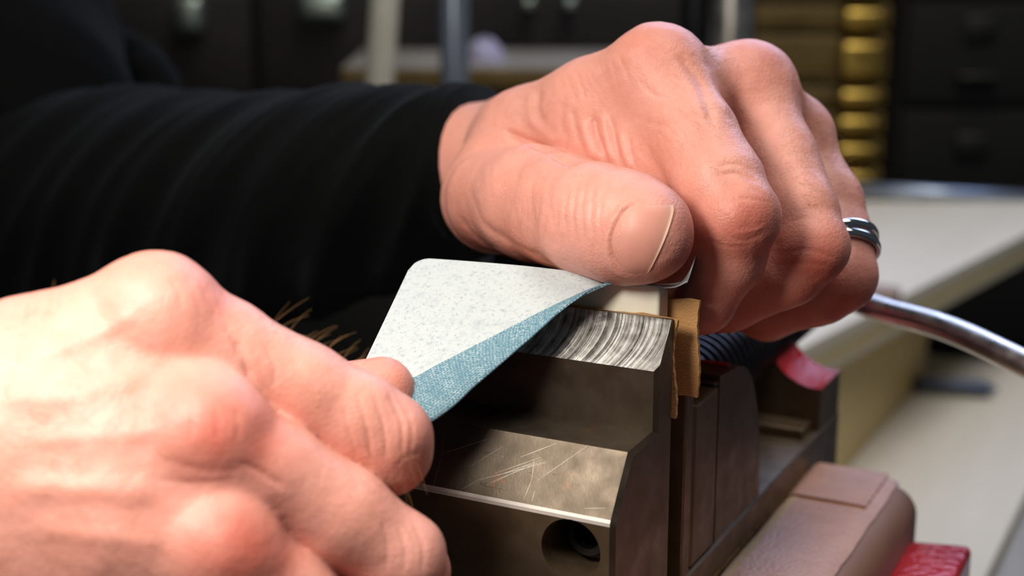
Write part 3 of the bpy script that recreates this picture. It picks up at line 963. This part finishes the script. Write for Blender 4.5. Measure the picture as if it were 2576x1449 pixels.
st = [
    ([(860, 1010), (880, 1090), (900, 1160)], 6, -.02, far_), ([(900, 1000), (925, 1080), (935, 1170)], 6, -.03, far_),
    ([(938, 985), (965, 1070), (972, 1160)], 5, -.03, far_), ([(975, 985), (1010, 1060), (1010, 1150)], 5, -.03, far_),
    ([(1005, 1000), (1035, 1070), (1030, 1150)], 5, -.02, far_), ([(990, 1180), (1020, 1150), (1060, 1140)], 5, -.015, far_),
    ([(590, 850), (615, 900), (630, 960)], 10, -.05, far_), ([(560, 800), (590, 860), (600, 900)], 7, -.02, far_), ([(660, 860), (690, 920), (690, 980)], 7, -.02, far_),
    ([(420, 690), (450, 740), (460, 790)], 6, -.014, far_), ([(460, 690), (490, 740), (505, 790)], 6, -.014, far_), ([(500, 715), (530, 760), (545, 800)], 6, -.014, far_),
    ([(400, 1150), (520, 1185), (640, 1180)], 11, -.014, far_), ([(380, 1205), (500, 1215), (620, 1200)], 6, -.018, far_),
    ([(600, 1160), (660, 1190), (720, 1230)], 8, -.03, far_),
    ([(1000, 1310), (1020, 1380), (1015, 1440)], 6, -.02, far_), ([(1040, 1310), (1065, 1380), (1060, 1440)], 6, -.02, far_), ([(960, 1300), (975, 1370), (970, 1440)], 6, -.016, far_),
    ([(480, 1010), (485, 1060), (480, 1110)], 7, -.016, far_), ([(540, 1010), (548, 1060), (545, 1110)], 7, -.016, far_), ([(590, 1030), (600, 1070), (596, 1110)], 7, -.016, far_),
    ([(100, 900), (240, 840), (350, 780)], 22, .035, far_), ([(60, 1110), (240, 1100), (420, 1085)], 24, .03, far_), ([(60, 1330), (260, 1350), (430, 1370)], 24, .03, far_),
    ([(0, 1010), (200, 990), (420, 930)], 34, .05, far_), ([(0, 1230), (250, 1230), (400, 1240)], 34, .06, far_),
]
V = carve(V, N, st)
V += N*(lattice_noise(V, 1.3, 13)*.022+lattice_noise(V, 3.2, 14)*.008+lattice_noise(V, 7.5, 15)*.004)[:, None]
VR, QR = V, Q
flushR = np.zeros(len(V))
for px, py, d, r, a in ((540, 1075, 24.9, .85, 1.0), (460, 1045, 25.0, .7, .75), (630, 1100, 25.3, .8, .85), (600, 1385, 24.7, .9, 1.0), (670, 1420, 25.1, .7, .8), (520, 1420, 24.7, .6, .7), (400, 690, 26, .9, .4), (560, 740, 26.2, .6, .45), (500, 860, 26.3, .5, .6), (330, 1290, 24.6, .8, .25), (980, 950, 29.5, .7, .4), (1030, 1150, 27.5, .8, .4), (450, 1290, 24.9, .3, .3)):
    flushR = np.maximum(flushR, a*np.exp(-((V-U(px, py, d))**2).sum(1)/r**2))

# ---- forearms, upper arms and trunk under the jacket (same body mesh)
def arm(pts, rad, n=40, seg=28, **k): return tube(crom(pts, n), np.interp(np.linspace(0, 1, n), np.linspace(0, 1, len(rad)), rad), seg, **k)
Lw, Le, Ls = U(1310, 425, 41.2), U(40, 560, 58), U(-700, -560, 74)
Rw, Re, Rs = U(-430, 1170, 25.6), U(-3300, 1500, 27), U(-5200, -1500, 40)
parts = [(VL, QL), (VR, QR)]
for V_, F_ in (arm([Lw, U(960, 470, 44.5), U(640, 535, 49.5), U(330, 540, 54), U(-60, 520, 58.5)], [2.0, 2.1, 2.5, 3.0, 3.4]), arm([U(140, 600, 57), U(40, 200, 57), U(-170, -150, 62), U(-620, -620, 74)], [2.4, 3.2, 4.2, 4.9]),
               arm([Rw, (Rw+Re)/2, Re], [2.05, 3.0, 3.7]), arm([Re, (Re+Rs)/2, Rs], [3.8, 4.4, 5.2])):
    parts.append((np.array(V_), F_))
T0 = (Ls+Rs)/2
trunk = [T0+np.array([0, 0, 2.0])-RT*2, T0+np.array([0, 0, -25.0])-RT*2, T0+np.array([0, 0, -60.0])-RT*2]
VV, FF, fl = [], [], []
off = 0
for i, (v, f) in enumerate(parts):
    VV.append(np.asarray(v)); FF += [tuple(int(a)+off for a in q) for q in f]; off += len(v)
    fl.append(flushL if i == 0 else flushR if i == 1 else np.zeros(len(v)))
person = empty('person', np.array([T0[0], T0[1], -60]), 'person in a black fleece jacket sanding the nut with both hands', 'person')
body = mesh_obj('body', np.concatenate(VV), FF, 'skin', person, True)
at = body.data.attributes.new('flush', 'FLOAT', 'POINT')
at.data.foreach_set('value', np.concatenate(fl).astype(np.float32))

# ---- thumb nail, laid on the skin
bvhL = BVHTree.FromPolygons([tuple(v) for v in VL], [tuple(map(int, q)) for q in QL])
bvhR = BVHTree.FromPolygons([tuple(v) for v in VR], [tuple(map(int, q)) for q in QR])
def hit(b, px, py):
    r = ray(px, py); h = b.ray_cast(Vector(CAM), Vector(r/np.linalg.norm(r)))
    return (np.array(h[0]), np.array(h[1])) if h[0] is not None else (None, None)
lft = crom([(1604, 504), (1567, 535), (1541, 590), (1543, 638), (1564, 675), (1592, 699)], 22)
rgt = crom([(1692, 508), (1694, 530), (1682, 575), (1664, 620), (1642, 665), (1622, 700)], 22)
G, TP = [], []
for i in range(22):
    row = []
    for j in range(16):
        t = j/15; q = lft[i]*(1-t)+rgt[i]*t
        p, n = hit(bvhL, *q)
        u = i/21
        lift = -.02+.055*min(1, 7*u, 7*(1-u))*min(1, 4*t+.25)
        if t > .96: lift -= .006
        row.append(p+(-FW*.6+n*.4)*lift); TP.append(np.clip((t-.86)/.06, 0, 1))
    G.append(row)
G = np.array(G)
for _ in range(3):
    G[1:-1, 1:-1] = (G[:-2, 1:-1]+G[2:, 1:-1]+G[1:-1, :-2]+G[1:-1, 2:])/4
n0 = np.cross(G[10, 8]-G[9, 8], G[10, 8]-G[10, 7]); n0 /= np.linalg.norm(n0)
if n0@FW > 0: n0 = -n0
Vn = np.concatenate([G.reshape(-1, 3), (G-n0*.05).reshape(-1, 3)]); Fn = []
ix = lambda s, i, j: s*352+i*16+j
for i in range(21):
    for j in range(15):
        Fn.append((ix(0, i, j), ix(0, i+1, j), ix(0, i+1, j+1), ix(0, i, j+1)))
        Fn.append((ix(1, i, j), ix(1, i, j+1), ix(1, i+1, j+1), ix(1, i+1, j)))
for i in range(21):
    for j in (0, 15): Fn.append((ix(0, i, j), ix(1, i, j), ix(1, i+1, j), ix(0, i+1, j)))
for j in range(15):
    for i in (0, 21): Fn.append((ix(0, i, j), ix(0, i, j+1), ix(1, i, j+1), ix(1, i, j)))
nail = mesh_obj('thumb_nail', Vn, Fn, 'nail', body, True)
nail.data.attributes.new('tip', 'FLOAT', 'POINT').data.foreach_set('value', np.array(TP+TP, dtype=np.float32))

# ---- body hair
V, Fc = [], []
def strand(p, n, along, ln, r=.0034):
    global V, Fc
    b = along+n*rnd.uniform(.25, .8); b /= np.linalg.norm(b)
    droop = np.array([0, 0, -1.0])*rnd.uniform(.1, .5)
    pts = [p-n*.02, p+b*ln*.35, p+b*ln*.7+droop*ln*.12, p+b*ln+droop*ln*.35]
    v, f = tube(crom(pts, 7), np.linspace(r, r*.35, 7), 3); o = len(V)
    V += v; Fc += [tuple(i+o for i in q) for q in f]
def tuft(b, n, region, dirn, ln, spread=.35, r=.0034):
    k = 0
    while k < n:
        q = (rnd.uniform(region[0], region[2]), rnd.uniform(region[1], region[3]))
        p, nn = hit(b, *q); k += 1
        if p is None: continue
        if nn@FW > 0: nn = -nn
        a = RT*dirn[0]-UP*dirn[1]; a = a+np.array([rnd.gauss(0, spread) for _ in range(3)])
        strand(p, nn, a/np.linalg.norm(a), rnd.uniform(.4, 1)*ln, r)
def rim(b, n, pts, dirn, ln, inset=14, spread=.3):
    P = crom(pts, 60)
    for _ in range(n):
        q = P[rnd.randrange(60)]
        p, nn = hit(b, q[0]+rnd.uniform(-inset, inset), q[1]+rnd.uniform(0, inset*2.6))
        if p is None: continue
        a = RT*dirn[0]-UP*dirn[1]; a = a+np.array([rnd.gauss(0, spread) for _ in range(3)])
        strand(p, nn, a/np.linalg.norm(a), rnd.uniform(.45, 1)*ln)
rim(bvhR, 26, [(690, 812), (760, 832), (850, 872), (915, 912)], (.85, -.50), .85)
rim(bvhR, 14, [(0, 815), (60, 790), (140, 755)], (.6, -.8), .55)
tuft(bvhR, 70, (0, 850, 420, 1100), (.7, -.2), .5, .5, .0026)
tuft(bvhR, 60, (0, 1100, 400, 1440), (.7, .1), .5, .5, .0026)
tuft(bvhR, 26, (860, 1120, 1060, 1300), (.4, .8), .7, .4, .0035)
tuft(bvhL, 90, (1960, 330, 2100, 520), (.5, .6), .45, .5, .0035)
tuft(bvhL, 40, (1700, 250, 1860, 420), (.5, .6), .4, .5, .003)
rim(bvhL, 16, [(1740, 112), (1790, 125), (1830, 128)], (.7, -.4), .6)
rim(bvhL, 34, [(2010, 260), (2090, 350), (2150, 440), (2180, 520)], (.8, -.1), .6)
mesh_obj('hair', V, Fc, 'hair', body, kind='stuff')

# ---- rings
rg = empty('finger_rings', U(2112, 628, 35.3), 'pair of polished silver bands worn together on the ring finger', 'ring')
axis = U(2112, 696, 35.0)-U(2078, 515, 36.0); axis /= np.linalg.norm(axis)
for k, (px, py, d, tilt) in enumerate(((2104, 612, 35.38, .10), (2107, 634, 35.28, -.10))):
    c = U(px, py, d); ax_ = axis+RT*tilt*.6-UP*.0; ax_ /= np.linalg.norm(ax_)
    a, b = frame_of(ax_)
    V, Fc = [], []
    sec = [(-.11, .0), (-.12, .07), (-.07, .125), (0, .14), (.07, .125), (.12, .07), (.11, .0)]
    for i in range(64):
        t = 2*math.pi*i/64; e = a*math.cos(t)+b*math.sin(t)
        for h, r in sec: V.append(c+e*(.885+r)+ax_*h)
    m = len(sec)
    for i in range(64):
        for j in range(m):
            Fc.append((i*m+j, ((i+1) % 64)*m+j, ((i+1) % 64)*m+(j+1) % m, i*m+(j+1) % m))
    mesh_obj('band', V, Fc, 'silver', rg, True)

# ---- jacket: one mesh of two sleeves and trunk
def fold_disp(seed, amp, cuff=None, diag=2.0, freq=1.0):
    r = random.Random(seed)
    fs = [(r.uniform(9, 26)*freq, diag*r.choice([.5, 1, 1, 1.5]), r.uniform(0, 6.28), r.uniform(.4, 1)) for _ in range(6)]
    def f(u, th):
        s = 0
        for a, k, p, w in fs:
            x = math.sin(a*u+p+2*th+k*.5*math.sin(th+p*.3)+.9*math.sin(2.3*u*freq+th+p))
            s += w*(1-abs(x)**.7*1.6)
        s = s/3*amp
        if cuff: s = s*min(1, u*9+.08)+(.10 if u < .045 else 0)
        return s
    return f
parts = []
Wc = U(1225, 420, 42.2)
parts.append(tube(crom([Wc, U(960, 470, 44.5), U(640, 535, 49.5), U(330, 540, 54), U(-60, 520, 58.5)], 150),
                  np.interp(np.linspace(0, 1, 150), [0, .08, .3, .6, 1], [2.30, 2.55, 3.35, 4.4, 5.2]), 128, disp=fold_disp(5, .34, True, 2.4)))
parts.append(tube(crom([U(140, 600, 57), U(40, 200, 57), U(-170, -150, 62), U(-620, -620, 74)], 90),
                  np.interp(np.linspace(0, 1, 90), [0, .3, 1], [3.6, 4.3, 6.4]), 100, disp=fold_disp(9, .32, None, 1.2)))
parts.append(tube(crom([U(430, 330, 60), U(370, 190, 60.5), U(250, 90, 61.5)], 30), np.interp(np.linspace(0, 1, 30), [0, .5, 1], [.9, 1.15, .9]), 32, disp=fold_disp(12, .12, None, 1.0)))
parts.append(tube(crom([U(-900, 1200, 26), (U(-900, 1200, 26)+Re)/2, Re], 60), np.interp(np.linspace(0, 1, 60), [0, .5, 1], [2.9, 3.6, 4.6]), 48, disp=fold_disp(3, .3, True)))
parts.append(tube(crom([Re, (Re+Rs)/2, Rs], 50), np.interp(np.linspace(0, 1, 50), [0, 1], [4.6, 6.6]), 48, disp=fold_disp(4, .4)))
parts.append(tube(crom(trunk, 50), np.interp(np.linspace(0, 1, 50), [0, .15, 1], [9, 15, 16]), 64, disp=fold_disp(6, .5)))
VV, FF = [], []
for v, f in parts:
    o = len(VV); VV += list(v); FF += [tuple(i+o for i in q) for q in f]
mesh_obj('jacket', VV, FF, 'cloth', person, True)
# the loose bunch of cloth behind the elbow
# ------------------------------------------------------------------ benches and boards on the right
BZ = -20.0
def poly_slab(name, pts, z0, z1, m, parent=None, bev=.1, **kw):
    bm = bmesh.new(); prism(bm, pts, z0, z1, 'xy')
    if bev: bevel(bm, bev, 2)
    return bm_obj(name, bm, m, parent, **kw)
wb = empty('workbench', (-10, 40, FLOOR), 'pale pine workbench top below the steel vise', 'workbench')
poly_slab('bench_top', [(-9, -8), (1.6, -8), (2.3, 69), (-16, 69)], BZ-4, BZ, 'pine', wb)
poly_slab('edge_board', [(1.75, -8), (7.5, -8), (8.5, 50), (2.25, 50)], BZ-4.6, BZ-.5, 'greywood', wb)
for x, y in ((-5.5, -4), (-10, 62), (-1.6, -4), (-1.2, 62)):
    poly_slab('leg', [(x-3, y-3), (x+3, y-3), (x+3, y+3), (x-3, y+3)], FLOOR, BZ-4.3, 'pine', wb)
rb = empty('riser_box', (-18, 52, BZ), 'yellow wooden riser box carrying the pale plywood board', 'box')
poly_slab('side_panel', [(-8.2, 38), (-7.0, 38), (-6.6, 63.5), (-7.8, 63.5)], BZ, -13, 'pine_y', rb)
poly_slab('front_panel', [(-13, 38.2), (-8.3, 38.2), (-8.3, 39.6), (-13, 39.6)], BZ, -13, 'pine_y', rb)
poly_slab('back_panel', [(-13, 62), (-7.9, 62), (-7.9, 63.4), (-13, 63.4)], BZ, -13, 'pine_y', rb)
bd = empty('plywood_board', (-15, 55, -13), 'pale plywood board lying flat behind the curled fingers', 'board')
pts = [(-7.6, 33), (-6.9, 37.4), (-4.5, 51.7), (-1.8, 67.3), (.9, 83), (-19, 77.8), (-14, 33)]
bm = bmesh.new(); prism(bm, pts, -11.45, -11, 'xy'); bm_obj('face_veneer', bm, 'pine', bd)
for k in range(3):
    z = -11.46-k*.5
    q = [(x*(1-.0005*k), y) for x, y in pts]
    bm = bmesh.new(); prism(bm, q, z-.49, z, 'xy'); bm_obj('ply_layer', bm, ['ply', 'pine_y', 'ply'][k], bd)
# strip along the board's far edge
bm = bmesh.new()
A, B = U(2150, 486, 104), U(2640, 510, 104)
V, Fc = tube([A+np.array([0, 0, .2]), (A+B)/2+np.array([0, 0, .2]), B+np.array([0, 0, .2])], .55, 10)
mesh_obj('steel_ruler_rod', V, Fc, 'bluesteel', None, True, label='blue grey metal rod along far edge of plywood board', cat='rod')
bm = bmesh.new(); p = U(2215, 690, 76)
box(bm, (p[0]-1.4, p[1]-.8, -11.0), (p[0]+1.0, p[1]+.8, -10.2)); bevel(bm, .25, 2)
bm_obj('wood_offcut', bm, 'tan', label='small brown offcut on the plywood board beside the rings', cat='offcut')
pen = empty('pen', (-4, 60, BZ+.5), 'dark blue pen lying on the bench under the chrome bar', 'pen')
a, b = np.array([-6.6, 60.1, BZ+.55]), np.array([-2.4, 61.0, BZ+.55])
V, Fc = tube([a, a*.5+b*.5, b], .48, 14); mesh_obj('barrel', V, Fc, 'pen', pen, True)
V, Fc = tube([b, b+(b-a)*.05, b+(b-a)*.14], [.4, .34, .1], 14); mesh_obj('tip', V, Fc, 'pen', pen, True)

# ------------------------------------------------------------------ dim workshop behind
cab = empty('dark_cabinet', (0, 0, 0), 'dark brown drawer cabinet with nickel pulls behind the black sleeve', 'cabinet')
cab.location = w3(np.array([*U(800, 400, 120)[:2], FLOOR]))
zf = room_xy(800, 100, 118)[1]
def rb_obj(name, l0, l1, f0, f1, z0, z1, m, parent=None, bev=.3, **kw):
    bm = bmesh.new(); box(bm, (l0, f0, z0), (l1, f1, z1), ROOM, O0)
    if bev: bevel(bm, bev, 3)
    return bm_obj(name, bm, m, parent, autosmooth=40, **kw)
rb_obj('carcass', -62, 14, zf+1, zf+45, FLOOR, 40, 'darkwood', cab)
zs = [U(800, y, 118)[2] for y in (-420, -30, 330, 700)]
def lat(px, d): return (px-W/2)/F*d
cols = [(-60, lat(640, 118)), (lat(655, 118), lat(1130, 118)), (lat(1145, 118), 13.6)]
for r in range(3):
    for c, (l0, l1) in enumerate(cols):
        f = rb_obj('drawer', l0, l1, zf-.9, zf+1, zs[r+1]+.25, zs[r]-.25, 'darkwood', cab, .25)
        if r == 0:
            for pc in ([485] if c == 0 else [815] if c == 1 else [1330, 1432]):
                wv = 1.25 if c == 0 else (1.9 if c == 1 else .5)
                zc = U(pc, 34 if c == 0 else 14 if c == 1 else 4, 118)[2]
                hh = 1.6 if c == 0 else 1.3 if c == 1 else .5
                rb_obj('pull', lat(pc, 117)-wv, lat(pc, 117)+wv, zf-2.6, zf-.9, zc-hh, zc+hh, 'pull', f, .8 if wv > .6 else .3)
d = 68  # added cupboard: hides the lower tubes and keeps this gap black
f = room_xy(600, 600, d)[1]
lc = empty('filler_cupboard', O0+RT*lat(500, d)+FH*(f+4)+np.array([0, 0, FLOOR]), 'added black cupboard keeping the gap under the black sleeve dark', 'cupboard')
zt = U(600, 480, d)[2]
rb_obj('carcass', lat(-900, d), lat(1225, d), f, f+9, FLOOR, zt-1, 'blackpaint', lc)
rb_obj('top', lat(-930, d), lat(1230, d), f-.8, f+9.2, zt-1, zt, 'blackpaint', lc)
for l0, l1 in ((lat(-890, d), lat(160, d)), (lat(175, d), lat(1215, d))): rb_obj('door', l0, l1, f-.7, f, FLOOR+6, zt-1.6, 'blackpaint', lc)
def post(name, px0, px1, d, r, m, label, ztop=45, zb=None):
    l0 = lat(px0, d); l1 = lat(px1, d)
    f = room_xy(1288, 100, d)[1]
    z0 = U(px0, 0, d)[2]; z1 = U(px1, 205, d)[2]
    def at(z): return O0+RT*(l0+(l1-l0)*(z-z0)/(z1-z0))+FH*f+np.array([0, 0, z])
    zz = [FLOOR if zb is None else zb, -40, 0, ztop]
    V, Fc = tube([at(z) for z in zz], r, 24)
    return mesh_obj(name, V, Fc, m, None, True, label=label, cat='tube')
post('metal_tube', 970, 953, 82, .82, 'cream', 'cream painted tube leaning behind the black sleeve')
post('metal_tube', 1143, 1143, 84, .84, 'bluesteel', 'blue grey steel tube just right of the cream tube')
post('metal_post', 1838, 1838, 90, 1.30, 'chrome', 'polished steel post with blue glint behind the knuckles')
post('metal_tube', 1746, 1746, 93, .85, 'black_steel', 'thin dark steel tube left of the polished post')
# low shelf with a folded cloth
d = 98
f = room_xy(1200, 170, d)[1]
zt = U(1200, 168, d)[2]
sh = empty('low_shelf', O0+RT*lat(1250, d)+FH*(f+8)+np.array([0, 0, FLOOR]), 'brown shelf unit with grey top behind the tubes', 'shelf')
rb_obj('shelf_board', lat(860, d), lat(1640, d), f, f+14, zt-.9, zt, 'greywood', sh, .1)
rb_obj('front_rail', lat(860, d), lat(1640, d), f-.6, f-.05, zt-1.4, zt-.15, 'brownwood', sh, .1)
for px in (880, 1615): rb_obj('upright', lat(px, d)-.6, lat(px, d)+.6, f+1, f+13, FLOOR, zt-.95, 'darkwood', sh, .1)
V, Fc = [], []
c0 = O0+RT*lat(1212, d)+FH*(f+4)+np.array([0, 0, zt])
nu, nv = 28, 14
for i in range(nu):
    for j in range(nv):
        th = 2*math.pi*i/nu; t = j/(nv-1)
        r = (1.3+.22*math.sin(3*th)+.12*math.sin(7*th+2))*math.sin(.12+t*1.45)
        h = 1.45*math.cos(.12+t*1.45)*(1+.18*math.sin(2*th))
        V.append(c0+RT*r*1.1*math.cos(th)+FH*r*math.sin(th)+np.array([0, 0, h]))
for i in range(nu):
    for j in range(nv-1):
        i2 = (i+1) % nu; Fc.append((i*nv+j, i2*nv+j, i2*nv+j+1, i*nv+j+1))
Fc.append(tuple(i*nv for i in range(nu)))
Fc.append(tuple(i*nv+nv-1 for i in range(nu))[::-1])
mesh_obj('crumpled_cloth', V, Fc, 'lilac', None, True, label='small crumpled lilac cloth on the low shelf', cat='cloth')
# amber chest of shallow drawers with brass pulls
d = 120
f = room_xy(2060, 250, d)[1]
ch = empty('drawer_chest', O0+RT*lat(2060, d)+FH*(f+10)+np.array([0, 0, FLOOR]), 'amber wooden chest of shallow drawers with brass pulls', 'chest')
rb_obj('carcass', lat(1872, d), lat(2225, d), f, f+22, FLOOR, 25, 'brownwood', ch)
for k, (y0, y1) in enumerate(((-250, -110), (-105, -5), (5, 75), (80, 205), (210, 272), (278, 345), (350, 415), (420, 490), (495, 560))):
    za, zb = U(2060, y0, d)[2], U(2060, y1, d)[2]
    dr = rb_obj('drawer', lat(1886, d), lat(2222, d), f-1.1, f, zb+.1, za-.1, 'brownwood', ch, .35)
    zc = (za+zb)/2; hh = (za-zb)*.36
    rb_obj('cup_pull', lat(2095, d), lat(2200, d), f-2.3, f-1.1, zc-hh, zc+hh, 'brass', dr, min(.5, hh*.8))
# black filing cabinet
d = 120
f = room_xy(2440, 250, d)[1]
fc = empty('filing_cabinet', O0+RT*lat(2480, d)+FH*(f+20)+np.array([0, 0, FLOOR]), 'black filing cabinet at the right with dim label holders', 'cabinet')
rb_obj('carcass', lat(2245, d), lat(2245, d)+40, f, f+45, FLOOR, 30, 'blackpaint', fc)
for y0, y1 in ((-220, -10), (0, 260), (275, 520), (535, 900)):
    za, zb = U(2440, y0, d)[2], U(2440, y1, d)[2]
    dr = rb_obj('drawer', lat(2262, d), lat(2262, d)+38, f-1.2, f, zb, za, 'blackpaint', fc, .3)
    if y0 >= 0 and y0 < 500:
        yc = 62 if y0 == 0 else 362
        zc = U(2440, yc, d)[2]
        rb_obj('label_holder', lat(2400, d), lat(2480, d), f-1.7, f-1.2, zc-.9, zc+.9, 'label', dr, .3)
        zc = U(2440, yc+125, d)[2]
        rb_obj('handle', lat(2390, d), lat(2490, d), f-2.2, f-1.2, zc-.3, zc+.3, 'label', dr, .2)
